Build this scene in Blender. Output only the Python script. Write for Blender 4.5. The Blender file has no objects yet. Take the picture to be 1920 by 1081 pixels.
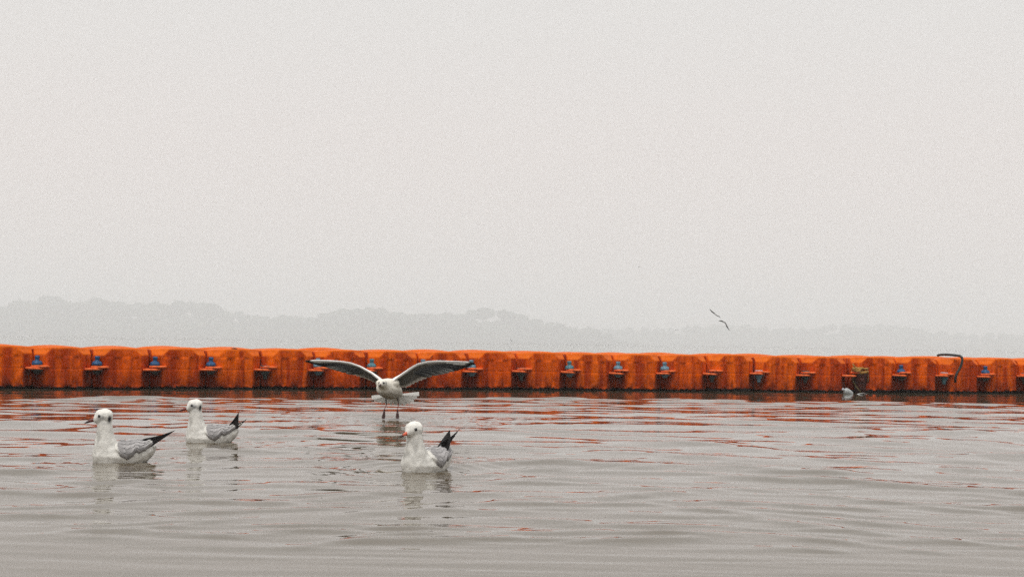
import bpy, bmesh, math, random
import numpy as np
from mathutils import Vector, Matrix, noise

random.seed(7)
rng = np.random.default_rng(11)
S = bpy.context.scene
COL = S.collection

# ------------------------------------------------------------------ camera
FPX, CX, CY, CAMH = 2800.0, 960.0, 540.5, 0.46
pitch, roll = math.atan(101 / FPX), math.radians(0.865)
FWD = Vector((0, math.cos(pitch), math.sin(pitch)))
U0 = Vector((0, -math.sin(pitch), math.cos(pitch)))
R0 = Vector((1, 0, 0))
RGT = R0 * math.cos(roll) + U0 * math.sin(roll)
UPV = -R0 * math.sin(roll) + U0 * math.cos(roll)
CAM = Vector((0, 0, CAMH))
cam_d = bpy.data.cameras.new('camera')
cam_d.sensor_width = 36; cam_d.lens = FPX / 1920 * 36
cam_d.clip_start = 0.05; cam_d.clip_end = 9000
cam = bpy.data.objects.new('camera', cam_d); COL.objects.link(cam)
mw = Matrix((RGT, UPV, -FWD)).transposed().to_4x4(); mw.translation = CAM
cam.matrix_world = mw
S.camera = cam

def ray(x, y): return FWD + RGT * ((x - CX) / FPX) + UPV * ((CY - y) / FPX)
def at(x, y, d): return CAM + ray(x, y) * d                 # a point at depth d
def ground(x, y):
    v = ray(x, y); return CAM + v * (-CAMH / v.z)

# ------------------------------------------------------------------ light
SUN_EL, SUN_AZ = 62, 205                                     # azimuth clockwise from +Y: behind the camera, to the left
w = bpy.data.worlds.new("World"); S.world = w; w.use_nodes = True
nt = w.node_tree; nt.nodes.clear()
def N(t, tree=None, **kw):
    n = (tree or nt).nodes.new(t)
    for k, v in kw.items(): setattr(n, k, v)
    return n
sky = N('ShaderNodeTexSky'); sky.sky_type = 'NISHITA'; sky.sun_disc = False
sky.sun_elevation = math.radians(SUN_EL); sky.sun_rotation = math.radians(SUN_AZ)
sky.air_density = 1.0; sky.dust_density = 6.0; sky.ozone_density = 1.0
tc = N('ShaderNodeTexCoord'); sp = N('ShaderNodeSeparateXYZ'); nt.links.new(tc.outputs['Generated'], sp.inputs[0])
ramp = N('ShaderNodeValToRGB')                               # overcast veil: horizon to zenith
e = ramp.color_ramp.elements
ramp.color_ramp.interpolation = 'EASE'
e[0].position = 0.0; e[0].color = (0.84, 0.755, 0.725, 1)
e[1].position = 1.0; e[1].color = (1.55, 1.54, 1.52, 1)
e2 = e.new(0.10); e2.color = (0.84, 0.775, 0.745, 1)
e3 = e.new(0.24); e3.color = (0.81, 0.785, 0.76, 1)
nt.links.new(sp.outputs['Z'], ramp.inputs[0])
sc_ = N('ShaderNodeMix', data_type='RGBA', blend_type='MULTIPLY'); sc_.inputs['Factor'].default_value = 1
nt.links.new(ramp.outputs[0], sc_.inputs['A']); sc_.inputs['B'].default_value = (10, 10, 10, 1)
mx = N('ShaderNodeMix', data_type='RGBA'); mx.inputs['Factor'].default_value = 0.96
nt.links.new(sky.outputs[0], mx.inputs['A']); nt.links.new(sc_.outputs['Result'], mx.inputs['B'])
bg = N('ShaderNodeBackground'); bg.inputs['Strength'].default_value = 0.1
nt.links.new(mx.outputs['Result'], bg.inputs[0])
wo = N('ShaderNodeOutputWorld'); nt.links.new(bg.outputs[0], wo.inputs[0])
sl = bpy.data.lights.new('sun', 'SUN'); sl.energy = 1.5; sl.angle = math.radians(20); sl.color = (1, .96, .9)
so = bpy.data.objects.new('sun', sl); COL.objects.link(so)
az, el = math.radians(SUN_AZ), math.radians(SUN_EL)
sd = Vector((math.sin(az) * math.cos(el), math.cos(az) * math.cos(el), math.sin(el)))
so.rotation_euler = sd.to_track_quat('Z', 'Y').to_euler()
S.view_settings.view_transform = 'Standard'; S.view_settings.look = 'None'
S.view_settings.exposure = 0; S.view_settings.gamma = 1; S.view_settings.use_curve_mapping = False
S.render.engine = 'CYCLES'
S.cycles.use_denoising = False                              # the sampling noise reads as the phone camera's grain
S.cycles.max_bounces = 6; S.cycles.diffuse_bounces = 3; S.cycles.glossy_bounces = 4; S.cycles.volume_bounces = 4
S.cycles.caustics_reflective = False; S.cycles.caustics_refractive = False

# ------------------------------------------------------------------ helpers
def tag(o, label=None, cat=None, group=None, kind=None):
    if label: o['label'] = label
    if cat: o['category'] = cat
    if group: o['group'] = group
    if kind: o['kind'] = kind
    return o

def empty(name, loc=(0, 0, 0), rz=0.0):
    o = bpy.data.objects.new(name, None); COL.objects.link(o)
    o.location = loc; o.rotation_euler = (0, 0, rz); o.empty_display_size = .1
    return o

class MB:
    """collects verts/faces/colours; build() links them as one mesh object"""
    def __init__(s): s.v = []; s.f = []; s.c = []
    def add(s, vs, fs, col=(1, 1, 1)):
        b = len(s.v); s.v += [tuple(p) for p in vs]
        s.f += [tuple(i + b for i in f) for f in fs]
        s.c += (col if isinstance(col, list) else [col] * len(vs))
    def tube(s, pts, rad, n=8, col=(1, 1, 1), flat=1.0, cap=True):
        pts = [Vector(p) for p in pts]
        if not hasattr(rad, '__len__'): rad = [rad] * len(pts)
        vs = []; prev = None
        for i, p in enumerate(pts):
            d = (pts[min(i + 1, len(pts) - 1)] - pts[max(i - 1, 0)]).normalized()
            if prev is None:
                a = Vector((0, 0, 1)) if abs(d.z) < .9 else Vector((1, 0, 0))
            else: a = prev
            a = (a - d * a.dot(d)).normalized(); prev = a; b = d.cross(a)
            for k in range(n):
                t = 2 * math.pi * k / n
                vs.append(p + (a * math.cos(t) * flat + b * math.sin(t)) * rad[i])
        fs = [(i * n + k, i * n + (k + 1) % n, (i + 1) * n + (k + 1) % n, (i + 1) * n + k)
              for i in range(len(pts) - 1) for k in range(n)]
        if cap: fs += [tuple(range(n))[::-1], tuple(range((len(pts) - 1) * n, len(pts) * n))]
        s.add(vs, fs, col)
    def lathe(s, prof, n=20, c=(0, 0, 0), col=(1, 1, 1), sx=1, sy=1):
        vs = [(c[0] + r * math.cos(2 * math.pi * k / n) * sx, c[1] + r * math.sin(2 * math.pi * k / n) * sy, c[2] + z) for r, z in prof for k in range(n)]
        fs = [(i * n + k, i * n + (k + 1) % n, (i + 1) * n + (k + 1) % n, (i + 1) * n + k) for i in range(len(prof) - 1) for k in range(n)]
        fs += [tuple(range(n))[::-1], tuple(range((len(prof) - 1) * n, len(prof) * n))]
        s.add(vs, fs, col)
    def grid(s, P, col=(1, 1, 1)):                          # P[i][j] points
        nj = len(P[0]); vs = [q for r in P for q in r]
        fs = [(i * nj + j, i * nj + j + 1, (i + 1) * nj + j + 1, (i + 1) * nj + j) for i in range(len(P) - 1) for j in range(nj - 1)]
        s.add(vs, fs, col)
    def build(s, name, mat, parent=None, smooth=True, mesh_only=False):
        me = bpy.data.meshes.new(name); me.from_pydata(s.v, [], s.f)
        ca = me.color_attributes.new('tint', 'FLOAT_COLOR', 'POINT')
        ca.data.foreach_set('color', np.array([(*c[:3], 1) for c in s.c], dtype=np.float32).ravel())
        if mat: me.materials.append(mat)
        if smooth: me.polygons.foreach_set('use_smooth', [True] * len(me.polygons))
        me.update()
        if mesh_only: return me
        return link(name, me, parent)

def link(name, me, parent=None):
    o = bpy.data.objects.new(name, me); COL.objects.link(o)
    if parent: o.parent = parent
    return o

def fuse(mb, voxel, smooth_it, mesh_name):
    """voxel-fuse overlapping shapes into one continuous smooth skin"""
    me = bpy.data.meshes.new('t'); me.from_pydata(mb.v, [], mb.f)
    o = bpy.data.objects.new('t', me); COL.objects.link(o)
    m = o.modifiers.new('r', 'REMESH'); m.mode = 'VOXEL'; m.voxel_size = voxel; m.use_smooth_shade = True
    if smooth_it:
        m = o.modifiers.new('s', 'SMOOTH'); m.factor = .5; m.iterations = smooth_it
    dg = bpy.context.evaluated_depsgraph_get()
    out = bpy.data.meshes.new_from_object(o.evaluated_get(dg))
    out.name = mesh_name
    bpy.data.objects.remove(o); bpy.data.meshes.remove(me)
    out.polygons.foreach_set('use_smooth', [True] * len(out.polygons))
    return out

def mesh_co(me):
    a = np.empty(len(me.vertices) * 3, dtype=np.float32); me.vertices.foreach_get('co', a); return a.reshape(-1, 3)

def set_tint(me, c):
    ca = me.color_attributes.new('tint', 'FLOAT_COLOR', 'POINT')
    a = np.ones((len(c), 4), dtype=np.float32); a[:, :3] = c
    ca.data.foreach_set('color', a.ravel())

# ------------------------------------------------------------------ materials
def mat(name, color=(.5, .5, .5), rough=.6, spec=.5, tint=False, noise_amt=0.0, noise_scale=60, bump=0.0, bump_scale=200, metal=0, sub=0.0):
    m = bpy.data.materials.new(name); m.use_nodes = True; t = m.node_tree; b = t.nodes['Principled BSDF']
    b.inputs['Roughness'].default_value = rough; b.inputs['Specular IOR Level'].default_value = spec; b.inputs['Metallic'].default_value = metal
    b.inputs['Base Color'].default_value = (*color, 1)
    src = None
    if tint:
        a = N('ShaderNodeAttribute', t, attribute_name='tint')
        mu = N('ShaderNodeMix', t, data_type='RGBA', blend_type='MULTIPLY'); mu.inputs['Factor'].default_value = 1
        t.links.new(a.outputs['Color'], mu.inputs['A']); mu.inputs['B'].default_value = (*color, 1); src = mu.outputs['Result']
    if noise_amt:
        co = N('ShaderNodeTexCoord', t); nz = N('ShaderNodeTexNoise', t); nz.inputs['Scale'].default_value = noise_scale; nz.inputs['Detail'].default_value = 5
        t.links.new(co.outputs['Object'], nz.inputs['Vector'])
        mr = N('ShaderNodeMapRange', t); mr.inputs['From Min'].default_value = .3; mr.inputs['From Max'].default_value = .7
        mr.inputs['To Min'].default_value = 1 - noise_amt; mr.inputs['To Max'].default_value = 1 + noise_amt
        t.links.new(nz.outputs['Fac'], mr.inputs['Value'])
        m2 = N('ShaderNodeMix', t, data_type='RGBA', blend_type='MULTIPLY'); m2.inputs['Factor'].default_value = 1
        if src: t.links.new(src, m2.inputs['A'])
        else: m2.inputs['A'].default_value = (*color, 1)
        t.links.new(mr.outputs[0], m2.inputs['B']); src = m2.outputs['Result']
    if src: t.links.new(src, b.inputs['Base Color'])
    if bump:
        co = N('ShaderNodeTexCoord', t); nz = N('ShaderNodeTexNoise', t); nz.inputs['Scale'].default_value = bump_scale; nz.inputs['Detail'].default_value = 4
        t.links.new(co.outputs['Object'], nz.inputs['Vector'])
        bp = N('ShaderNodeBump', t); bp.inputs['Strength'].default_value = bump; bp.inputs['Distance'].default_value = .004
        t.links.new(nz.outputs['Fac'], bp.inputs['Height']); t.links.new(bp.outputs[0], b.inputs['Normal'])
    return m

M = {}
M['plumage'] = mat('plumage', (1, 1, 1), .75, .25, tint=True, noise_amt=.10, noise_scale=110, bump=.5, bump_scale=260)
M['feather'] = mat('feather', (1, 1, 1), .6, .12, tint=True, noise_amt=.08, noise_scale=150)
M['bill'] = mat('bill', (1, 1, 1), .35, .5, tint=True)
M['eye'] = mat('eye', (.004, .004, .004), .08, .8)
M['blue_plastic'] = mat('blue_plastic', (.007, .060, .16), .45, .4, noise_amt=.35, noise_scale=40)
M['grey_blue_plastic'] = mat('grey_blue_plastic', (.10, .19, .25), .5, .5, noise_amt=.4, noise_scale=50)
M['teal_plastic'] = mat('teal_plastic', (.05, .15, .19), .5, .5, noise_amt=.4, noise_scale=50)
M['dark_plastic'] = mat('dark_plastic', (.035, .045, .045), .6, .4, noise_amt=.4, noise_scale=50)
M['pale_plastic'] = mat('pale_plastic', (.38, .38, .42), .5, .5, noise_amt=.3, noise_scale=60)
M['rubber'] = mat('rubber', (.016, .018, .018), .5, .4, noise_amt=.3, noise_scale=30)
M['rope'] = mat('rope', (.34, .19, .055), .9, .1, noise_amt=.5, noise_scale=70, bump=.8, bump_scale=150)
M['dark_rope'] = mat('dark_rope', (.085, .065, .03), .9, .1, noise_amt=.5, noise_scale=70)
M['gap_shade'] = mat('gap_shade', (.05, .014, .010), .8, .2, noise_amt=.6, noise_scale=25, bump=.6, bump_scale=60)  # dark filler colour for the shaded gap in the dock
M['white_plastic'] = mat('white_plastic', (.30, .32, .32), .35, .5, noise_amt=.25, noise_scale=40)
M['debris'] = mat('debris', (.05, .045, .04), .9, .1, noise_amt=.5, noise_scale=90)
M['leaves'] = mat('leaves', (1, 1, 1), 1, 0, tint=True)
M['bark'] = mat('bark', (.05, .035, .025), .9, .1)
M['shore'] = mat('shore', (.03, .032, .025), .95, .1, noise_amt=.3, noise_scale=.05)

def orange():
    m = bpy.data.materials.new('orange_plastic'); m.use_nodes = True; t = m.node_tree; b = t.nodes['Principled BSDF']
    L = t.links.new
    co = N('ShaderNodeTexCoord', t); oi = N('ShaderNodeObjectInfo', t)
    off = N('ShaderNodeVectorMath', t, operation='ADD'); cb = N('ShaderNodeCombineXYZ', t)
    ml = N('ShaderNodeMath', t, operation='MULTIPLY'); ml.inputs[1].default_value = 37
    L(oi.outputs['Random'], ml.inputs[0]); L(ml.outputs[0], cb.inputs[0]); L(ml.outputs[0], cb.inputs[1])
    L(co.outputs['Object'], off.inputs[0]); L(cb.outputs[0], off.inputs[1])
    def noi(scale, vec, det=4, st=(1, 1, 1), rough=.55):
        mp = N('ShaderNodeMapping', t); mp.inputs['Scale'].default_value = st; L(vec, mp.inputs[0])
        n = N('ShaderNodeTexNoise', t); n.inputs['Scale'].default_value = scale; n.inputs['Detail'].default_value = det; n.inputs['Roughness'].default_value = rough
        L(mp.outputs[0], n.inputs['Vector']); return n.outputs['Fac']
    def rng_(v, a, b_, c=0, d=1):
        r = N('ShaderNodeMapRange', t); r.inputs['From Min'].default_value = a; r.inputs['From Max'].default_value = b_
        r.inputs['To Min'].default_value = c; r.inputs['To Max'].default_value = d; L(v, r.inputs[0]); return r.outputs[0]
    def mixc(f, a, b_, mode='MIX'):
        x = N('ShaderNodeMix', t, data_type='RGBA', blend_type=mode)
        if hasattr(f, 'links'): L(f, x.inputs['Factor'])
        else: x.inputs['Factor'].default_value = f
        for s_, q in (('A', a), ('B', b_)):
            if hasattr(q, 'links'): L(q, x.inputs[s_])
            else: x.inputs[s_].default_value = (*q, 1)
        return x.outputs['Result']
    V = off.outputs[0]
    per = mixc(oi.outputs['Random'], (.86, .142, .0006), (.76, .098, .0006))          # each cube its own faded orange
    streak = rng_(noi(10, V, 3, (1, 1, .08)), .42, .60)
    c = mixc(streak, (.40, .040, .0004), per)
    blot = rng_(noi(26, V, 6, (1, 1, .8), .7), .42, .62)
    c = mixc(rng_(blot, 0, 1, .36, 0), c, (.13, .014, .002))
    at_ = N('ShaderNodeAttribute', t, attribute_name='tint')
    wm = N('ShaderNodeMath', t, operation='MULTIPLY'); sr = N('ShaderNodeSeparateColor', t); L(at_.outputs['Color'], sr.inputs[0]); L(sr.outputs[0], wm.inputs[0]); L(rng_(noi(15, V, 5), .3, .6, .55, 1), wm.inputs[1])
    c = mixc(wm.outputs[0], c, (.62, .118, .005))            # sky light on the rim and up-facing corners, painted in
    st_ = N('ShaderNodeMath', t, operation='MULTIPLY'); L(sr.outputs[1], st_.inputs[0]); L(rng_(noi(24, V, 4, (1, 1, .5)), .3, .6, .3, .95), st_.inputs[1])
    c = mixc(st_.outputs[0], c, (.075, .012, .005))          # shade of the corner recesses under the lugs painted in, with reddish grime
    fine = rng_(noi(230, V, 3), .35, .65, .62, 1.3)
    c = mixc(1.0, c, fine, 'MULTIPLY')
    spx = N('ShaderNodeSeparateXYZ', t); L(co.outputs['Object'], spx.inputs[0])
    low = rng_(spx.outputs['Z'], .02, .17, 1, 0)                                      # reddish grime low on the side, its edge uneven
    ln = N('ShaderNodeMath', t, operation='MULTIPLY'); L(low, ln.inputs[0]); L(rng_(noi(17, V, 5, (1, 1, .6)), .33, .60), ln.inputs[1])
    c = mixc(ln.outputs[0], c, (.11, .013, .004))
    zz = N('ShaderNodeMath', t, operation='ADD'); L(spx.outputs['Z'], zz.inputs[0]); L(rng_(noi(30, V, 3), .3, .7, -.010, .010), zz.inputs[1])
    alg = rng_(zz.outputs[0], .018, .028, 1, 0)                                        # black weed line at the water
    c = mixc(alg, c, (.006, .004, .003))
    spot = rng_(noi(42, V, 2, (1, 1, .55)), .70, .76)
    c = mixc(rng_(spot, 0, 1, 0, .8), c, (.03, .012, .005))
    L(c, b.inputs['Base Color'])
    b.inputs['Roughness'].default_value = .6; b.inputs['Specular IOR Level'].default_value = .05
    bp = N('ShaderNodeBump', t); bp.inputs['Strength'].default_value = .35; bp.inputs['Distance'].default_value = .004
    L(noi(90, V, 5), bp.inputs['Height']); L(bp.outputs[0], b.inputs['Normal'])
    return m
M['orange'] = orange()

def lug_mat():
    m = mat('faded_orange', (.70, .135, .035), .6, .15, noise_amt=.35, noise_scale=35); return m
M['lug'] = lug_mat()

def water_mat():
    m = bpy.data.materials.new('murky_water'); m.use_nodes = True; t = m.node_tree; b = t.nodes['Principled BSDF']; L = t.links.new
    b.inputs['Base Color'].default_value = (.082, .064, .040, 1)
    b.inputs['Roughness'].default_value = .02; b.inputs['IOR'].default_value = 1.36; b.inputs['Specular IOR Level'].default_value = .5
    co = N('ShaderNodeTexCoord', t); mp = N('ShaderNodeMapping', t); mp.inputs['Scale'].default_value = (.45, 1, 1); L(co.outputs['Object'], mp.inputs[0])
    n1 = N('ShaderNodeTexNoise', t); n1.inputs['Scale'].default_value = 22; n1.inputs['Detail'].default_value = 3; L(mp.outputs[0], n1.inputs['Vector'])
    n2 = N('ShaderNodeTexNoise', t); n2.inputs['Scale'].default_value = 1.3; n2.inputs['Detail'].default_value = 2; L(mp.outputs[0], n2.inputs['Vector'])
    mr = N('ShaderNodeMapRange', t); mr.inputs['From Min'].default_value = .42; mr.inputs['From Max'].default_value = .62; mr.inputs['To Min'].default_value = .15; L(n2.outputs['Fac'], mr.inputs[0])
    mm = N('ShaderNodeMath', t, operation='MULTIPLY'); L(n1.outputs['Fac'], mm.inputs[0]); L(mr.outputs[0], mm.inputs[1])
    bp = N('ShaderNodeBump', t); bp.inputs['Strength'].default_value = .05; bp.inputs['Distance'].default_value = .006
    L(mm.outputs[0], bp.inputs['Height']); L(bp.outputs[0], b.inputs['Normal'])
    return m
M['water'] = water_mat()

# ------------------------------------------------------------------ water: one sheet, real waves near by
BIRDS_XY = [ground(232, 866), ground(392, 829), ground(797, 883)]
FEET_XY = ground(740, 787)

def spaced(segs):
    out = [segs[0][0]]
    for a, b_, d in segs:
        n = max(1, int(round(abs(b_ - a) / d))); out += list(np.linspace(a, b_, n + 1)[1:])
    return np.array(out)
geo = lambda a, b_, n: list(np.sign(a) * np.geomspace(abs(a), abs(b_), n))
xs = spaced([(-8, -3, .045), (-3, 3, .024), (3, 8, .045)])
xs = np.array(sorted(geo(-8.3, -2700, 28)) + list(xs) + geo(8.3, 2700, 28))
ys = spaced([(1.6, 7.5, .0115), (7.5, 18, .021)])
ys = np.array(sorted(geo(-.6, -2000, 22)) + [.3, .9, 1.3] + list(ys) + geo(18.4, 2700, 36))
X, Y = np.meshgrid(xs, ys)
Z = np.zeros_like(X)
def add_waves(n, l0, l1, slope, spread, mean=0.0, mask=1.0):
    global Z
    for i in range(n):
        lam = l0 * (l1 / l0) ** rng.random(); k = 2 * math.pi / lam
        a = mean + rng.normal(0, spread); ph = rng.random() * 6.283
        amp = slope / k / math.sqrt(n / 2)
        # long crests bend and come in groups
        kx, ky = k * math.sin(a), k * math.cos(a)
        w1, w2, p1, p2 = rng.uniform(.5, 1.4), rng.uniform(.3, .8), rng.random() * 6, rng.random() * 6
        env = .5 + .5 * np.sin(w1 * X + w2 * Y * 1.5 + p1) * np.sin(w2 * 2.1 * Y - w1 * .7 * X + p2)
        q = np.sin(kx * X + ky * Y + ph + .7 * np.sin(w2 * 2 * X + p1))
        Z += mask * amp * (env * 1.3) * (q + .5 * SK * np.sin(2 * (kx * X + ky * Y + ph + .7 * np.sin(w2 * 2 * X + p1))))
near = np.clip((8.4 - Y) / 3, .0, 1)
dockd = np.clip(14.1 + .344 * X - Y, 0, None)                 # distance out from the dock
lee = .5 + .5 * np.clip((dockd - .5) / 2.0, 0, 1)
calm = (.42 + .58 * np.clip((Y - 3.0) / 6.5, 0, 1) - .22 * np.clip((Y - 7.5) / 1.5, 0, 1)) * lee
SK = (.42 * np.clip((Y - 6) / 3, 0, 1) - .1)
add_waves(44, .34, 1.4, .024, .30, .05, calm * (.44 + .41 * np.clip((Y - 4) / 3, 0, 1)) * (.86 + .14 * np.clip((X + 1.5) / 3, 0, 1)))
add_waves(26, .15, .34, .019, .36, -.05, calm * np.clip((5.2 - Y) / 1.5, 0.08, 1))
add_waves(24, .06, .12, .013, .5, .0, calm * np.clip((3.9 - Y) / 1, 0.04, 1))
# separate little crests, steep on one side, in groups with quiet water between them; the chop lengthens out towards the dock
fz = np.clip((Y - 7.6) / 1.6, 0, 1)
Ysafe = np.clip(Y, .5, None)
for i in range(190):
    lam = .09 * (1.15 / .09) ** rng.random(); k = 2 * math.pi / lam; a = rng.normal(0.02, .10)
    ph = k * (math.sin(a) * X + math.cos(a) * Y) + rng.random() * 6.3 + 1.0 * np.sin(rng.uniform(.9, 2.6) * X + rng.random() * 6)
    u1, u2 = rng.uniform(1.0, 3.4), rng.uniform(1.2, 4.5)
    en = (.5 + .5 * np.sin(u1 * X + .4 * u2 * Y + rng.random() * 6)) * (.5 + .5 * np.sin(u2 * Y - .5 * u1 * X + rng.random() * 6))
    en = np.clip(en - .55, 0, 1) / .45
    where = np.exp(-(np.log(.0135 * Ysafe ** 2 / lam) / .50) ** 2)
    back = np.sin(ph) - .42 * np.sin(2 * ph) + .15 * np.sin(3 * ph)      # steep away from the viewer
    fro = np.sin(ph) + .42 * np.sin(2 * ph) + .15 * np.sin(3 * ph)
    Z += lee * where * en * (.014 / k) * (back * (1 - fz) + 1.2 * fro * fz)
def crest(x0, y0, ln, m, w_, A, steep_away):
    """one short wave crest: gentle on one side, steep on the other"""
    j0, j1 = np.searchsorted(xs, [x0 - 1.6 * ln, x0 + 1.6 * ln]); i0, i1 = np.searchsorted(ys, [y0 - 4 * w_ - abs(m) * 1.6 * ln, y0 + 4 * w_ + abs(m) * 1.6 * ln])
    if j1 - j0 < 2 or i1 - i0 < 2: return
    x, y = X[i0:i1, j0:j1], Y[i0:i1, j0:j1]
    u = (x - x0) / ln; yc = y0 + m * (x - x0) + .12 * w_ * np.sin(7 * u + x0 * 9)
    t = (y - yc) / w_
    if not steep_away: t = -t
    rise = 1.4 if steep_away else 2.5
    up = np.clip((t + rise) / rise, 0, 1); dn = np.clip(1 - t, 0, 1)
    Z[i0:i1, j0:j1] += A * (up * up * (3 - 2 * up)) * (dn * dn * (3 - 2 * dn)) * np.exp(-np.abs(u) ** 3 * 1.2)
for i in range(400):                                         # open water: crests whose far side catches the dark foot of the dock
    py = 795 + 225 * rng.random() ** 1.1; z_ = 1288 / (py - 642); x0_ = rng.uniform(-1, 1) * (.36 * z_ + .6)
    g_ = .46 / z_; w_ = 3.3 * z_ ** 2 / 687 * rng.uniform(.55, 1.2)
    m_ = rng.normal(-.35 if x0_ > .12 * z_ else .22, .30)
    A_ = (.46 + .22 * rng.random()) * g_ * w_ / 1.5
    crest(x0_, z_, rng.uniform(.016, .062) * z_, m_, w_, A_, True)
for i in range(620):                                         # nearer the dock: crests whose near side flashes the sky
    x0_ = rng.uniform(-5.4, 6); yd = 14.16 + .344 * x0_; py = 744 + 56 * rng.random(); z_ = 1288 / (py - 642)
    if yd - z_ < .9: continue
    g_ = .46 / z_; el_ = math.atan(.36 / (yd - z_)); w_ = .115 * (z_ / 12) ** 2 * rng.uniform(.6, 1.5)
    s_ = max(.012, (el_ - g_) / 2) * 1.25 + .008
    if s_ > .10: continue
    crest(x0_, z_, rng.uniform(.012, .05) * z_, rng.normal(0, .25), w_, s_ * w_ / 1.5 * 1.1, False)
# rings and chop about the birds
for i, (p, R, A) in enumerate([(BIRDS_XY[0], .36, .0022), (BIRDS_XY[1], .40, .0022), (BIRDS_XY[2], .36, .0022), (FEET_XY, .6, .0036)]):
    r = np.hypot(X - p.x, Y - p.y)
    Z += A * np.exp(-(r / R) ** 2) * np.sin(2 * math.pi * r / .085 + i + .6 * np.sin(3 * np.arctan2(Y - p.y, X - p.x)))
for (p, R, A) in [(FEET_XY, .45, .0030), (ground(850, 850), .5, .0010), (ground(560, 850), .45, .0009)]:
    r2 = ((X - p.x) / 1.8) ** 2 + (Y - p.y) ** 2
    g = np.exp(-r2 / R ** 2)
    for j in range(14):
        a = rng.uniform(0, 3.14); k = 2 * math.pi / rng.uniform(.05, .11)
        Z += g * A / 6 * np.sin(k * (math.cos(a) * X + math.sin(a) * Y) + rng.random() * 6)
fade = np.clip((8.0 - np.abs(X)) / 1.2, 0, 1) * np.clip((18 - Y) / 1.5, 0, 1) * np.clip((Y - 1.6) / .5, 0, 1)
Z *= fade * fade * (3 - 2 * fade)
def wave_z(x, y):
    i = np.clip(np.searchsorted(ys, y), 1, len(ys) - 1); j = np.clip(np.searchsorted(xs, x), 1, len(xs) - 1)
    return float(Z[i, j])
ny, nx = X.shape
me = bpy.data.meshes.new('water')
me.vertices.add(nx * ny); me.vertices.foreach_set('co', np.stack([X, Y, Z], -1).astype(np.float32).ravel())
idx = np.arange(nx * ny).reshape(ny, nx)
q = np.stack([idx[:-1, :-1], idx[:-1, 1:], idx[1:, 1:], idx[1:, :-1]], -1).reshape(-1, 4)
me.loops.add(q.size); me.loops.foreach_set('vertex_index', q.ravel().astype(np.int32))
me.polygons.add(len(q)); me.polygons.foreach_set('loop_start', np.arange(0, q.size, 4, dtype=np.int32)); me.polygons.foreach_set('loop_total', np.full(len(q), 4, dtype=np.int32))
me.polygons.foreach_set('use_smooth', np.ones(len(q), dtype=bool))
me.update(calc_edges=True); me.materials.append(M['water'])
tag(link('water', me), 'grey rippled lake water', kind='structure')

# ------------------------------------------------------------------ far shore and woods
def interp(x, pts): return float(np.interp(x, [p[0] for p in pts], [p[1] for p in pts]))
TOP_A = [(-900, 590), (-500, 575), (-200, 572), (0, 569), (60, 561), (105, 553), (132, 566), (170, 556), (205, 561), (240, 570), (290, 566), (350, 563), (400, 570),
         (440, 583), (480, 592), (540, 593), (600, 590), (640, 581), (680, 572), (712, 574), (740, 584), (800, 589), (850, 586), (900, 577),
         (945, 577), (980, 589), (1010, 600), (1060, 609), (1110, 616), (1180, 640)]
TOP_B = [(900, 615), (1100, 614), (1200, 614), (1300, 612), (1380, 607), (1430, 609), (1500, 613), (1550, 609), (1700, 609), (1725, 618), (1800, 624), (1920, 626), (2300, 622), (2900, 616)]
def shore(name, d, x0, x1, top, label):
    m = MB(); P = []
    xs_ = np.linspace(x0, x1, 160)
    hill = lambda x: max(1.5, (627 + 29 * x / 1920 - interp(x, top)) / FPX * d)
    for r, (dd, hk) in enumerate([(0, -.02), (8, .04), (30, .16), (60, .52), (95, .60), (300, .5)]):
        P.append([((x - CX) / FPX * (d + dd), d + dd + 12 * noise.noise(Vector((x * .01, d, 0))), hk * hill(x) + (.5 * noise.noise(Vector((x * .03, r, 1))) if r else 0)) for x in xs_])
    m.grid(P); return tag(m.build(name, M['shore']), label, kind='structure')
shore('far_shore', 1730, -1000, 1190, TOP_A, 'rising bank under the nearer wood')
shore('far_shore', 2150, 880, 3000, TOP_B, 'low bank under the farther wood')

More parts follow.
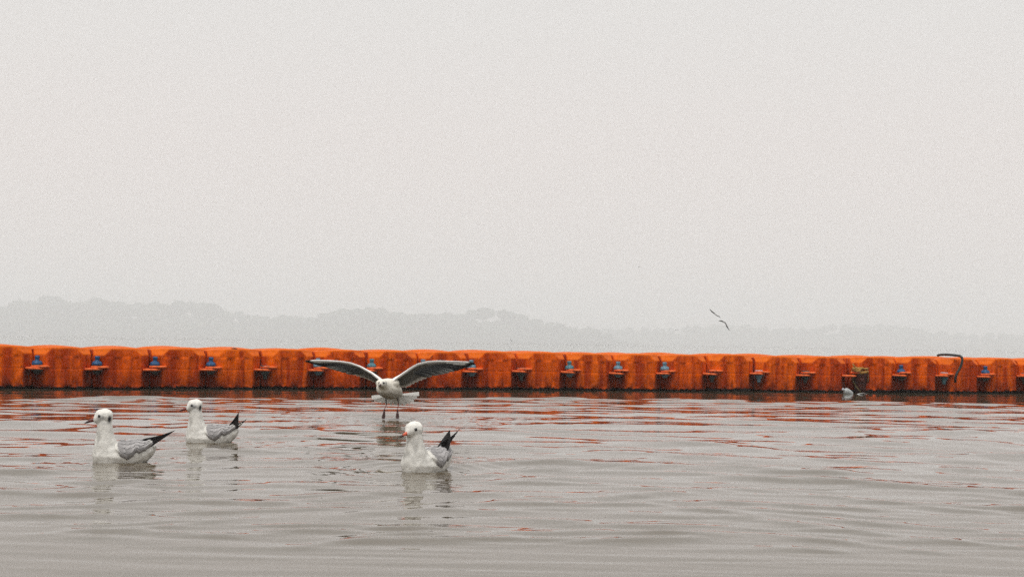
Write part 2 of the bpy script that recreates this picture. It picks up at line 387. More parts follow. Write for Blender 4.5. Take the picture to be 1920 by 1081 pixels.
ico = bmesh.new(); bmesh.ops.create_icosphere(ico, subdivisions=2, radius=1)
ICO_V = [v.co.copy() for v in ico.verts]; ICO_F = [tuple(v.index for v in f.verts) for f in ico.faces]; ico.free()
def wood(name, label, top, d, x0, x1, step, rad):
    m = MB(); tr = MB(); x = x0
    rows = [(0, 1.0), (24, .72), (-18, .5), (-34, .26)]
    while x < x1:
        x += step * random.uniform(.6, 1.3)
        for (dd, hf) in rows:
            xx = x + random.uniform(-step, step) * .5
            D = d + dd + random.uniform(-5, 5)
            ty = interp(xx, top) + random.uniform(-3, 5)
            yh = 627 + 29 * xx / 1920
            H = (yh - ty) / FPX * D * (hf if hf == 1 else hf * random.uniform(.8, 1.15))
            if H < 2.0: continue
            r = min(rad * random.uniform(.6, 1.25), H * .55)
            cx = (xx - CX) / FPX * D; cz = H - r * .75
            g = random.uniform(.7, 1.3); colr = (.035 * g, .055 * g, .028 * g)
            sd_ = random.random() * 99
            vs = []
            for v in ICO_V:
                n_ = 1 + .35 * noise.noise(v * 1.9 + Vector((sd_, 0, 0)))
                vs.append((cx + v.x * r * n_, D + v.y * r * n_, cz + v.z * r * .75 * n_))
            m.add(vs, ICO_F, colr)
            for k in range(46 if hf > .6 else 16):                # leaf clumps spread over the crown
                u = Vector((random.gauss(0, 1), random.gauss(0, 1), random.gauss(0, 1))).normalized()
                rr = r * random.uniform(.85, 1.22)
                c = Vector((cx + u.x * rr, D + u.y * rr, cz + u.z * rr * .75)); s_ = random.uniform(.6, 1.7)
                a = Vector((random.gauss(0, 1), random.gauss(0, 1), random.gauss(0, 1))).normalized() * s_
                b_ = a.orthogonal().normalized() * s_ * .8
                gg = g * random.uniform(.7, 1.2)
                m.add([c - a, c - b_, c + a, c + b_], [(0, 1, 2, 3)], (.035 * gg, .055 * gg, .028 * gg))
            if hf == 1: m.tube([(cx, D, .3), (cx + random.uniform(-.5, .5), D, cz)], [.35, .2], 5, (.05, .035, .025))
    return tag(m.build(name, M['leaves'], smooth=False), label, 'wood', kind='stuff')
wood('far_wood', 'taller hazy wood on the far bank, left and middle of the horizon', TOP_A, 1790, -900, 1180, 14, 11)
wood('far_wood', 'low hazier line of trees on the far bank at the right', TOP_B, 2220, 1000, 2900, 16, 10)

# haze
hb = MB(); x0, x1, y0, y1, z0, z1 = -2900, 2900, -2100, 2900, -1.0, 64
hb.add([(x0, y0, z0), (x1, y0, z0), (x1, y1, z0), (x0, y1, z0), (x0, y0, z1), (x1, y0, z1), (x1, y1, z1), (x0, y1, z1)],
       [(0, 3, 2, 1), (4, 5, 6, 7), (0, 1, 5, 4), (1, 2, 6, 5), (2, 3, 7, 6), (3, 0, 4, 7)])
hm = bpy.data.materials.new('haze'); hm.use_nodes = True; ht = hm.node_tree; ht.nodes.clear()
pv = N('ShaderNodeVolumePrincipled', ht); pv.inputs['Color'].default_value = (.965, .985, 1, 1); pv.inputs['Density'].default_value = .0012; pv.inputs['Anisotropy'].default_value = .0
ho = N('ShaderNodeOutputMaterial', ht); ht.links.new(pv.outputs[0], ho.inputs['Volume'])
tag(hb.build('haze', hm, smooth=False), 'pale haze over the water', kind='stuff')

# ------------------------------------------------------------------ floating dock
W_, C_, TOPZ = .2418, .083, .352
def octa(half, c, z):
    return [(sx * (half - (c if k else 0)), sy * (half - (0 if k else c)), z) for sx in (-1, 1) for sy in (-1, 1) for k in (0, 1)]
def cube_mesh(variant):
    rv = random.Random(variant)
    bm = bmesh.new()
    for p in octa(W_ - .012, C_, -.05) + octa(W_, C_, -.02) + octa(W_, C_, .302) + octa(W_ - .004, C_ + .060, TOPZ): bm.verts.new(p)
    bmesh.ops.convex_hull(bm, input=bm.verts)
    m = MB(); bm.verts.index_update(); m.v = [tuple(v.co) for v in bm.verts if v.link_faces]
    mp = {v: i for i, v in enumerate([v for v in bm.verts if v.link_faces])}
    m.f = [tuple(mp[v] for v in f.verts) for f in bm.faces]; bm.free()
    me = fuse(m, .0078, 2, 'float_cube')
    co = mesh_co(me)
    x, y, z = co[:, 0], co[:, 1], co[:, 2]
    side = np.maximum(np.abs(x), np.abs(y))
    flat = W_ - C_
    def flute(t):                                            # shallow moulded ribs down each side
        d = np.zeros_like(t)
        for c, wd, dp in [(-.115, .028, .008), (-.045, .030, -.008), (.035, .036, .008), (.105, .024, -.008)]:
            d += dp * 1 / (1 + np.exp((np.abs(t - c) - wd) / .0028))
        return d
    zf = np.clip((z - .02) / .02, 0, 1) * np.clip((.29 - z) / .02, 0, 1)
    onx = (np.abs(x) > W_ - .012); ony = (np.abs(y) > W_ - .012)
    groove = -.0035 * np.exp(-((z - .176) / .006) ** 2)
    co[:, 0] += np.where(onx, np.sign(x) * (flute(y) * zf + groove), 0)
    co[:, 1] += np.where(ony, np.sign(y) * (flute(x) * zf + groove), 0)
    # swollen top
    u = np.clip(1 - (x / W_) ** 2, 0, 1); v = np.clip(1 - (y / W_) ** 2, 0, 1)
    up = np.clip((z - .335) / .012, 0, 1)
    co[:, 2] += up * (.003 + .015 * u ** 1.2 * (.35 + .65 * v ** .7) + .004 * np.sin(9 * x + variant) * v)
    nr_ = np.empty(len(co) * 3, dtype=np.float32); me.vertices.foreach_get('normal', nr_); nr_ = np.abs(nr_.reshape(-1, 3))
    top_light = np.maximum(np.clip((z - .342) / .006, 0, 1), np.clip((z - .296) / .006, 0, 1) * np.clip((np.minimum(nr_[:, 0], nr_[:, 1]) - .25) / .2, 0, 1))  # mask for the sky light painted on rim and bevels
    shade_grime = np.clip((np.minimum(np.abs(x), np.abs(y)) - .150) / .035, 0, 1) * np.clip((.175 - z) / .03, 0, 1)  # mask for painted shade and grime below the lugs
    set_tint(me, np.stack([top_light, shade_grime, top_light], axis=1))
    # sides out of true
    amp = .003
    for i in range(len(co)):
        n_ = noise.noise(Vector((co[i, 0] * 5 + variant * 7, co[i, 1] * 5, co[i, 2] * 6)))
        co[i, 0] += amp * n_; co[i, 1] += amp * n_
    me.vertices.foreach_set('co', co.ravel()); me.update()
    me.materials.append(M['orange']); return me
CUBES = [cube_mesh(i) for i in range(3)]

bx = [63, 175, 284, 390, 492.5, 593, 691.4, 787.6, 881.5, 974, 1065, 1155, 1243.7, 1331.7, 1419.7, 1505.8, 1592]
wl = np.polyfit([0, 300, 593, 881, 1180, 1460, 1720, 1918], [729, 729, 729.5, 730.5, 732, 733.5, 736.5, 738], 2)
pts = [ground(x, float(np.polyval(wl, x))) for x in bx]
# smooth the line, then step out even half-metre cubes along it
A = np.array([(p.x, p.y) for p in pts]); cf = np.polyfit(A[:, 0], A[:, 1], 2)
line = lambda x: Vector((x, float(np.polyval(cf, x)), 0))
seams = [line(A[i, 0]) for i in range(len(A))]
segs = [(seams[i], seams[i + 1]) for i in range(len(seams) - 1)]
# to the left, out of frame
p = seams[0]; dr = (seams[1] - seams[0]).normalized(); left = []
for k in range(4):
    q_ = p - dr * .5; left.append((q_, p)); p = q_
segs = left[::-1] + segs
# to the right: a gap, then a section that turns away
p = seams[-1] + (seams[-1] - seams[-2]).normalized() * .045
right = []; right_seams = [p]
def step_to(p, xpix):
    best = None
    for a in np.radians(np.arange(0, 50, .25)):
        q_ = p + Vector((math.cos(a), math.sin(a), 0)) * .5
        v = q_ - CAM; px_ = CX + FPX * v.dot(RGT) / v.dot(FWD)
        if best is None or abs(px_ - xpix) < best[0]: best = (abs(px_ - xpix), q_)
    return best[1]
for xp in (1687, 1767, 1845, 1919):
    q_ = step_to(p, xp); right.append((p, q_)); p = q_; right_seams.append(p)
dr = (right[-1][1] - right[-1][0]).normalized()
for k in range(4):
    q_ = p + dr * .5; right.append((p, q_)); p = q_
segs += right

dock = empty('floating_dock', tuple(seams[0]))
tag(dock, 'long floating dock of weathered orange plastic cubes crossing the water', 'dock')
inv = -dock.location
def lug_mesh():
    m = MB(); m.lathe([(.060, 0), (.069, .002), (.071, .006), (.071, .014), (.069, .018), (.060, .020)], 28, sx=1.08, sy=1)
    return m.build('lug', M['lug'], mesh_only=True)
LUG = lug_mesh()
LUG_DEP = .010                                               # lug centre behind the front face
for i, (a, b_) in enumerate(segs):
    d = (b_ - a).normalized(); n_ = Vector((-d.y, d.x, 0)); ang = math.atan2(d.y, d.x)
    for row in (0, 1):
        c = (a + b_) / 2 + n_ * (W_ + .502 * row)
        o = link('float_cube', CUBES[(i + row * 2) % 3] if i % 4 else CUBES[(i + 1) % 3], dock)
        o.location = c + inv + Vector((0, 0, random.uniform(-.006, .006) + .004 * row))
        o.rotation_euler = (math.radians(random.uniform(-.8, .8)), math.radians(random.uniform(-.8, .8)), ang + math.radians(random.uniform(-.6, .6)))
        if row == 0:
            for sx, z_ in ((-1, .189), (1, .165)):
                l = link('lug', LUG, o); l.location = (sx * (W_ + .004) - sx * .012 + .030 + (.008 if sx < 0 else -.012), -W_ + LUG_DEP, z_)
                l.rotation_euler = (math.radians(random.uniform(-1, 1)), math.radians(random.uniform(-2.0, 2.0)), 0)

PIN_TOP = [(.0, .0), (.042, .0), (.044, .006), (.043, .018), (.036, .028), (.024, .034), (.019, .040), (.018, .052), (.021, .057), (.022, .074), (.019, .080), (.0, .081)]
PIN_CAP = [(.0, .0), (.040, .0), (.042, .004), (.038, .009), (.0, .010)]
NUT = [(.0, -.078), (.016, -.078), (.018, -.072), (.020, -.048), (.026, -.040), (.036, -.022), (.044, -.008), (.046, .0), (.0, .0)]
SHADE_NUT = [(.0, -.040), (.020, -.040), (.026, -.032), (.040, -.016), (.052, -.006), (.052, 0), (.0, 0)]  # nut flared into a cone that stands for the shade under the lugs
def lathe_mesh(prof, name, m_):
    m = MB(); pr = [(max(r, .0005), z) for r, z in prof]; m.lathe(pr, 18)
    if 'pin' in name and len(prof) > 8:                       # moulded wings on the flange and a flat on the head
        for k in range(6):
            t = math.pi * k / 3; c, s_ = math.cos(t), math.sin(t)
            m.tube([(c * .040, s_ * .040, .004), (c * .036, s_ * .036, .026), (c * .022, s_ * .022, .036)], [.006, .006, .004], 6)
    return m.build(name, M[m_], mesh_only=True)
PM = {}
def pin(x_seam, top, nut, lab=None, seam=None, ndir=None):
    """one connector pin of the dock at a seam"""
    s_, d = seam, ndir
    n_ = Vector((-d.y, d.x, 0))
    base = s_ + d * .022 + n_ * LUG_DEP + inv
    e_ = empty('connector_pin', tuple(base)); e_.parent = dock; e_.rotation_euler = (math.radians(random.uniform(-2, 2)), math.radians(random.uniform(-2, 2)), random.random() * 3)
    if lab: e_['label'] = lab
    if top:
        shape, m_ = top; key = ('t', shape, m_)
        if key not in PM: PM[key] = lathe_mesh(PIN_TOP if shape == 'pin' else PIN_CAP, 'pin_head', m_)
        o = link('pin_head', PM[key], e_); o.location = (0, 0, .2065)
    if nut:
        shape, m_ = nut; key = ('n', shape, m_)
        if key not in PM: PM[key] = lathe_mesh(NUT if shape == 'nut' else SHADE_NUT, 'pin_nut', m_)
        o = link('pin_nut', PM[key], e_); o.location = (0, 0, .1695)
B, G, T, K, Wt = 'blue_plastic', 'grey_blue_plastic', 'teal_plastic', 'dark_plastic', 'pale_plastic'
spec = [(('pin', B), ('s', K)), (('pin', B), ('s', K)), (('pin', B), ('s', K)), (('pin', B), ('s', K)), (('cap', K), ('nut', K)),
        (('pin', G), ('s', G)), (('pin', T), ('s', K)), (('pin', G), ('s', G)), (('pin', G), ('s', G)), (('cap', K), ('nut', K)),
        (('pin', T), ('s', G)), (('pin', G), ('s', G)), (('pin', G), ('s', G)), (('cap', K), ('nut', K)), (('cap', Wt), ('nut', G)),
        (('cap', K), ('nut', K))]
labs = {B: 'blue connector pin standing on the lugs', G: 'grey blue connector pin standing on the lugs', T: 'teal connector pin standing on the lugs'}
for i, (tp, nu) in enumerate(spec):
    d = (seams[i + 1] - seams[i]).normalized()
    lab = labs[tp[1]] if tp[0] == 'pin' else 'connector pin fitted upside down, its nut hanging below the lugs'
    pin(bx[i], tp, nu, lab, seams[i], d)
for i, (tp, nu) in enumerate([(('pin', B), ('s', K)), (('cap', Wt), ('nut', T)), (('pin', B), ('s', K)), (('cap', K), ('nut', K))]):
    s_ = right_seams[i + 1]; d = (s_ - right_seams[i]).normalized()
    lab = labs[tp[1]] if tp[0] == 'pin' else 'connector pin fitted upside down, its nut hanging below the lugs'
    pin(0, tp, nu, lab, s_, d)
for a, b_ in left[1:]:
    pin(0, ('pin', B), ('s', K), labs[B], a, (b_ - a).normalized())

# ------------------------------------------------------------------ things on and by the dock
def dock_pt(x, y, out=0.0):
    """a point on the front plane of the dock seen at a pixel, moved out towards the camera"""
    g = ground(x, float(np.polyval(wl, x))); d = (g - CAM).dot(FWD)
    return at(x, y, d - out)

# dark barrel added to stand for the shade in the gap, rope about its head
gp = dock_pt(1613, 712); zc = 0
fp = Vector((gp.x, gp.y + .015, 0))
m = MB(); m.lathe([(.02, -.02), (.046, -.015), (.056, .03), (.063, .07), (.072, .13), (.071, .18), (.062, .20), (.045, .214), (.02, .22)], 20, c=tuple(fp))
m.v = [(a_ + .007 * noise.noise(Vector((a_ * 30, 3, c_ * 22))), b2, c_) for a_, b2, c_ in m.v]
for z_, q2 in ((.05, .058), (.11, .069), (.165, .072)): m.lathe([(q2, z_ - .005), (q2 + .004, z_), (q2, z_ + .005)], 20, c=tuple(fp))
tag(m.build('gap_shade', M['gap_shade']), 'dark brown barrel shape added for the shade in the gap between two dock cubes', 'gap_shade')
m = MB(); rr = random.Random(5)
for k in range(5):
    P = []; r0 = .072 + .010 * rr.random(); tz = .205 + .012 * k * .8; tx, ty = rr.uniform(-.14, .14), rr.uniform(-.14, .14)
    for t in np.linspace(0, 2 * math.pi, 26):
        P.append(fp + Vector((r0 * math.cos(t), r0 * math.sin(t), tz + tx * r0 * math.cos(t) + ty * r0 * math.sin(t))))
    m.tube(P, .0085, 7, cap=False)
kn = fp + Vector((-.03, -.07, .235))
for k in range(4):
    P = [kn + Vector((.04 * math.cos(t) + .012 * k - .02, .02 * math.sin(t * 2), .018 * math.sin(t + k))) for t in np.linspace(0, 6.28, 18)]
    m.tube(P, .008, 7)
m.tube([kn, kn + Vector((-.03, -.005, .02)), kn + Vector((-.055, 0, .045)), kn + Vector((-.06, 0, .06))], .008, 7)
rope = m.build('mooring_rope', M['rope'])
tag(rope, 'tan rope knotted at the dark gap between two dock cubes', 'rope')
m = MB(); m.tube([fp + Vector(v) for v in [(-.075, -.03, .215), (-.085, -.04, .16), (-.08, -.05, .11), (-.055, -.065, .06), (-.02, -.075, .02), (.0, -.075, -.02)]], .008, 7)
m.tube([fp + Vector(v) for v in [(.07, -.03, .215), (.078, -.04, .15), (.07, -.05, .10)]], .007, 7)
m.build('rope_tail', M['dark_rope'], rope)

# white plastic bottle afloat
bp_ = ground(1589, 737.5); bp_.z = 0
m = MB()
prof = [(.004, -.075), (.030, -.073), (.046, -.055), (.050, -.02), (.050, .03), (.044, .052), (.025, .066), (.015, .074), (.015, .088)]
m.lathe(prof, 20)
bt = empty('plastic_bottle', (bp_.x, bp_.y - .02, .012)); bt.scale = (.72, .72, .72)
bt.rotation_euler = (math.radians(8), math.radians(-62), math.radians(14))
m.build('bottle', M['white_plastic'], bt)
m = MB(); m.lathe([(.018, .086), (.018, .102), (.002, .104)], 14); m.build('cap', M['pale_plastic'], bt)
tag(bt, 'white plastic bottle floating against the dock below the rope', 'bottle')
sp_ = ground(1616, 738.5)
m = MB(); P = [[(sp_.x + u * .05 + .006 * math.sin(v * 3), sp_.y + v * .03, .006 + .006 * math.cos(u * 2.5) - (0 if abs(v) < .9 else .003)) for u in np.linspace(-1, 1, 9)] for v in np.linspace(-1, 1, 5)]
m.grid(P); P2 = [[(a, b_, c - .004) for a, b_, c in r] for r in P][::-1]; m.grid(P2)
tag(m.build('litter_scrap', M['white_plastic']), 'small white scrap floating under the rope', 'litter')

# black hose looped over the dock edge
hx = [(1758, 666.0, -.30), (1764, 664.6, -.25), (1774, 664.3, -.15), (1786, 665.2, -.05), (1796, 666.2, .0), (1801, 667.5, .03), (1804, 671.5, .045), (1804, 677, .05),
      (1801.5, 686, .05), (1798, 693, .05), (1794, 700, .05), (1791.5, 708, .045), (1791, 716, .02)]
P = [dock_pt(x, y, o) for x, y, o in hx]
m = MB(); Q = []
for i in range(len(P) - 1):
    p0, p1, p2, p3 = P[max(i - 1, 0)], P[i], P[i + 1], P[min(i + 2, len(P) - 1)]
    for t in (0, .25, .5, .75):
        Q.append(.5 * ((2 * p1) + (p2 - p0) * t + (2 * p0 - 5 * p1 + 4 * p2 - p3) * t * t + (3 * p1 - p0 - 3 * p2 + p3) * t ** 3))
Q.append(P[-1])
m.tube(Q, [.0125 + .0005 * (i % 3) for i in range(len(Q))], 10)
hose = m.build('hose', M['rubber']); tag(hose, 'black rubber hose bent over the top edge of the orange dock', 'hose')

# lump of dirt on the dock edge
lp = dock_pt(445, 654.5, -.03)
m = MB()
for k in range(9):
    c = lp + Vector((random.uniform(-.035, .035), random.uniform(-.02, .02), random.uniform(-.006, .004))); s_ = random.uniform(.008, .016)
    m.add([c + Vector((v.x * 1.6, v.y, v.z * .6)) * s_ * (1 + .4 * noise.noise(v * 2 + c * 50)) for v in ICO_V], ICO_F)
tag(m.build('debris_clump', M['debris'], smooth=False), 'small dark clump of dried weed lying on the dock edge', 'debris')

# ------------------------------------------------------------------ gulls
WHITE = (.74, .725, .68); GREY = (.31, .300, .300); BLACK = (.009, .008, .008)
def spheres(chain, yk=1.0, per=5):
    m = MB()
    for (p0, r0), (p1, r1) in zip(chain[:-1], chain[1:]):
        for k in range(per + 1):
            t = k / per; c = Vector(p0).lerp(Vector(p1), t); r = r0 + (r1 - r0) * t
            m.add([(c.x + v.x * r, c.y + v.y * r * yk, c.z + v.z * r) for v in ICO_V], ICO_F)
    return m

def bill_mesh(base, tip, rad, tipcol, basecol, parent, name='bill'):
    base, tip = Vector(base), Vector(tip); d = tip - base
    m = MB(); pts_ = []; rs = []; cols = []
    for t in np.linspace(0, 1, 9):
        pts_.append(base + d * t + Vector((0, 0, -.004 * t ** 3))); rs.append(rad * (1 - t ** 2.2 * .86) * (1 - .15 * math.sin(t * 3.14)))
        cols += [tuple(basecol[i] * (1 - min(1, max(0, (t - .45) * 4))) + tipcol[i] * min(1, max(0, (t - .45) * 4)) for i in range(3))] * 8
    m.tube(pts_, rs, 8, cols, flat=1.15)
    return m.build(name, M['bill'], parent)

def eye_mesh(c, r, parent):
    m = MB(); c = Vector(c); m.add([c + v * r for v in ICO_V], ICO_F); return m.build('eye', M['eye'], parent)

def swimming_gull(loc, yaw, head_yaw, head_h, label, blades, tail_to, billcol, mask=.35, bulk=1.0, ear=1.0):
    """local axes: +X forward, +Z up, origin on the water"""
    root = empty('gull', loc, math.pi + yaw)
    tag(root, label, 'gull', 'gulls swimming on the water')
    nx_ = .090
    hc = Vector((nx_ + .004, 0, head_h)); hd = Vector((math.cos(head_yaw), math.sin(head_yaw), 0)); hs = Vector((-hd.y, hd.x, 0))
    body = [((.086, 0, .022), .050), ((.055, 0, .020), .054), ((.010, 0, .022), .053), ((-.027, 0, .030), .046), ((-.058, 0, .040), .032), ((-.084, 0, .050), .014)]
    neck = [((.084, 0, .030), .051), ((.086, 0, .062), .043), ((.089, 0, .090), .0345), ((nx_, 0, .118), .0295), ((nx_ + .002, 0, head_h - .020), .0275)]
    mb = spheres(body, 1.08); mn = spheres(neck, 1.0)
    mh = MB()
    for off, zoff, r in [(-.004, .002, .0305), (.006, .002, .0295), (.015, -.004, .0235), (.023, -.008, .0165), (.029, -.010, .0115)]:
        c = hc + hd * off + Vector((0, 0, zoff))
        mh.add([(c.x + v.x * r, c.y + v.y * r, c.z + v.z * r) for v in ICO_V], ICO_F)
    for o_ in (mn, mh): mb.add(o_.v, o_.f)
    me = fuse(mb, .0032, 5, 'body')
    co = mesh_co(me); n = len(co)
    # feather unevenness
    dz = np.array([noise.noise(Vector((c[0] * 55, c[1] * 55, c[2] * 38))) for c in co]) * .0026
    nn = np.empty(n * 3, dtype=np.float32); me.vertices.foreach_get('normal', nn); nn = nn.reshape(-1, 3)
    co2 = co + nn * dz[:, None]; me.vertices.foreach_set('co', co2.astype(np.float32).ravel()); me.update()
    c = np.tile(np.array(WHITE), (n, 1))
    mott = np.array([noise.noise(Vector((p_[0] * 40, p_[1] * 40, p_[2] * 40))) for p_ in co])
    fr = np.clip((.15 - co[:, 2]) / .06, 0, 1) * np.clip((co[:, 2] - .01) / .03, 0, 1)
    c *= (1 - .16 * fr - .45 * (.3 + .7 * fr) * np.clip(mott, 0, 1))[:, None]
    def blend(wt, colr):
        nonlocal c
        c = c * (1 - wt[:, None]) + np.array(colr) * wt[:, None]
    rel = co - np.array(hc); f_ = rel @ np.array(hd); s_ = rel @ np.array(hs); u_ = rel[:, 2]
    hm_ = (co[:, 2] > head_h - .035)
    blend(hm_ * mask * np.exp(-((f_ - .008) / .017) ** 2 - ((u_ + .002) / .010) ** 2) * (np.abs(s_) > .012), (.20, .21, .23))
    blend(hm_ * mask * .8 * np.exp(-((f_ - .004) / .02) ** 2 - ((u_ + .022) / .007) ** 2), (.42, .42, .41))
    blend(hm_ * ear * np.clip(1.5 * np.exp(-((f_ + .0200) / .0056) ** 2 - ((u_ + .007) / .0125) ** 2), 0, 1) * (np.abs(s_) > .012), (.02, .022, .025))
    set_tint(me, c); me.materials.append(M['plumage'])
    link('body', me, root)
    # eyes and bill
    for sgn in (-1, 1):
        e_ = hc + hd * .0150 + hs * sgn * .0222 + Vector((0, 0, .004)); eye_mesh(e_, .0074, root)
    bb = hc + hd * .032 + Vector((0, 0, -.0095)); bt_ = hc + hd * .070 + Vector((0, 0, -.0205))
    bill_mesh(bb, bt_, .0066, (.02, .006, .006), billcol, root)
    # folded wings
    bc = np.array([(p_[0], p_[2], r) for p_, r in body])[::-1]
    def cs(x): return np.interp(x, bc[:, 0], bc[:, 1]), np.interp(x, bc[:, 0], bc[:, 2])
    for sgn in (-1, 1):
        m = MB(); P = []; cols = []
        nu, nv = 54, 22
        for i in range(nu):
            u = i / (nu - 1); x = .054 - .138 * u
            zc_, R = cs(x); row = []
            R = max(R, .032)
            lo = np.interp(u, [0, .15, .35, .50, .56, .62, .8, 1], [40, 0, -17, -6, 14, -4, 2, 40])
            hi = np.interp(u, [0, .15, .5, 1], [62, 80, 86, 78])
            for j in range(nv):
                v = j / (nv - 1); th = math.radians(lo + (hi - lo) * v)
                edge = min(1, min(u, 1 - u) * 9, min(v, 1 - v) * 6)
                lay = ((u * 4.2 + .5 * (1 - v) + .12 * math.sin(v * 26)) % 1.0)
                off = -.004 + .0105 * edge ** .6 + .0034 * lay * edge
                y_ = sgn * (R * 1.08 + off) * math.cos(th); z_ = zc_ + (R + off) * math.sin(th)
                row.append((x, y_, z_))
                g = .80 + .38 * lay + .1 * noise.noise(Vector((x * 90, z_ * 90, sgn)))
                cc = [GREY[k] * g for k in range(3)]
                wv = max(0, min(1, (u - .86) * 12)) * .9 if v > .35 else 0
                wf = max(0, min(1, (.16 - u) * 8))
                wd = max(0, min(1, 1 - abs(u - (.56 + .06 * v)) * 22)) * (1 if v < .5 else 0) * .6
                wt = max(wv, wf)
                cc = [cc[k] * (1 - wt) + WHITE[k] * wt for k in range(3)]
                cc = [cc[k] * (1 - .35 * wd) for k in range(3)]
                cols.append(tuple(cc))
            P.append(row)
        m.grid(P, cols); wg = m.build('wing', M['plumage'], root)
        m = MB()                                             # shingled feathers over the wing
        def surf(u, v, o_):
            u = min(max(u, .02), .99); i0 = min(int(u * (nu - 1)), nu - 2); f_ = u * (nu - 1) - i0
            v = min(max(v, 0), 1); j0 = min(int(v * (nv - 1)), nv - 2); h_ = v * (nv - 1) - j0
            q_ = [Vector(P[i0 + a_][j0 + b_]) for a_ in (0, 1) for b_ in (0, 1)]
            c_ = q_[0] * (1 - f_) * (1 - h_) + q_[1] * (1 - f_) * h_ + q_[2] * f_ * (1 - h_) + q_[3] * f_ * h_
            return c_ + Vector((0, sgn * .7, .7)).normalized() * o_
        fr_ = random.Random(3)
        for r_i, (v0, n_f, u0, u1) in enumerate([(.16, 6, .12, .74), (.34, 7, .08, .80), (.52, 7, .06, .84), (.70, 7, .06, .88), (.88, 6, .08, .9)]):
            for k in range(n_f):
                us = u0 + (u1 - u0) * k / n_f + fr_.uniform(-.015, .015); L_ = .20 + .10 * k / n_f; hw = .085
                FP = []; fc = []; g = fr_.uniform(.72, 1.2)
                for t in np.linspace(0, 1, 6):
                    ww = hw * (1 if t < .6 else math.sqrt(max(.02, 1 - ((t - .6) / .4) ** 2)))
                    FP.append([surf(us + L_ * t, v0 + w2 * ww - .05 * t, .0006 + .0034 * t) for w2 in (-1, 0, 1)])
                    pale = 1.0 + .40 * max(0, t - .72) / .28
                    wt_ = max(0, min(1, (us + L_ * t - .84) * 7)) * (.9 if v0 > .3 else .2)
                    base_ = [GREY[q2] * g * pale * (1 - wt_) + WHITE[q2] * wt_ for q2 in range(3)]
                    fc += [tuple(x_ * .86 for x_ in base_), tuple(base_), tuple(x_ * 1.05 for x_ in base_)]
                m.grid(FP, fc)
        m.build('wing_feathers', M['feather'], wg)
    # crossed black wing tips
    for bd in blades:
        r_, t_, wid, wv_ = bd[:4]; ex = bd[4] if len(bd) > 4 else 1.35
        m = MB(); r_, t_ = Vector(r_), Vector(t_); wv_ = Vector(wv_).normalized()
        d = t_ - r_; th_ = d.cross(wv_).normalized()
        for k in range(4):                                   # stacked primaries, each shorter than the last
            L_ = 1 - .17 * k; cen = []; P = []
            for t in np.linspace(0, 1, 12):
                wd = wid * (1 - t ** ex) * (.55 + .45 * math.sin(min(1, t * 3 + .35) * 1.57)) * (1 - .12 * k)
                cc = r_ + d * t * L_ + Vector((0, 0, -.006 * math.sin(t * 3.14))) - wv_ * .0045 * k
                P.append([cc + wv_ * wd * .5 + th_ * (.0006 * k), cc + th_ * (.0022 + .0014 * k), cc - wv_ * wd * .5 + th_ * (.0006 * k), cc - th_ * .0012, cc + wv_ * wd * .5 + th_ * (.0006 * k)])
            g = 1 + .5 * k
            m.grid(P, (BLACK[0] * g, BLACK[1] * g, BLACK[2] * g))
        m.build('wing_tip', M['feather'], root)
    # tail
    m = MB(); b0 = Vector((-.062, 0, .048)); tp = Vector(tail_to); P = []
    for k in range(7):
        a = (k - 3) / 3
        tip = tp + Vector((.008 * abs(a), a * .026, 0))
        row = []
        for t in np.linspace(0, 1, 6):
            q_ = (b0 + Vector((0, a * .014, 0))).lerp(tip, t); row.append(q_ + Vector((0, 0, .004 * (1 - a * a) * (1 - t) + .0012 * (k % 2))))
        P.append(row)
    m.grid(P, WHITE); P2 = [[q_ - Vector((0, 0, .005)) for q_ in r] for r in P][::-1]; m.grid(P2, WHITE)
    m.build('tail', M['feather'], root)
    return root

g0 = ground(233, 864.5); g1 = ground(395, 829); g2 = ground(797, 883)
def neck_at(px, py, yaw):                                   # origin so that the neck foot stands at the pixel
    g = ground(px, py); return (g.x + .090 * math.cos(yaw), g.y + .090 * math.sin(yaw), 0.0)
ya = math.radians(14)
swimming_gull(neck_at(195.5, 865, ya), ya, math.radians(-2), .164, 'swimming gull with black wing tips, frontmost of the two at the left',
              [((-.040, .018, .068), (-.163, .026, .118), .032, (.25, 0, 1)), ((-.045, -.016, .066), (-.120, -.016, .090), .028, (.2, 0, 1))], (-.098, 0, .058), (.10, .014, .010), .6)
yb = math.radians(10)
swimming_gull(neck_at(366.5, 829.3, yb), yb, math.radians(4), .160, 'swimming gull with dark ear spot, just behind the one at the far left',
              [((-.066, .020, .066), (-.094, .022, .136), .044, (1, 0, .1)), ((-.066, -.016, .070), (-.133, -.020, .106), .018, (.2, 0, 1))], (-.112, 0, .086), (.16, .018, .012), .75)
yc = math.radians(50)
swimming_gull(neck_at(776.5, 883.5, yc), yc, math.radians(-2), .146, 'swimming gull with orange bill, turned towards the camera in the middle',
              [((-.048, .002, .066), (-.088, .004, .140), .092, (.35, 1, 0), 2.4), ((-.045, .004, .092), (-.118, .028, .147), .011, (.5, 0, 1))], (-.084, 0, .056), (.62, .10, .04), .18, ear=.5)

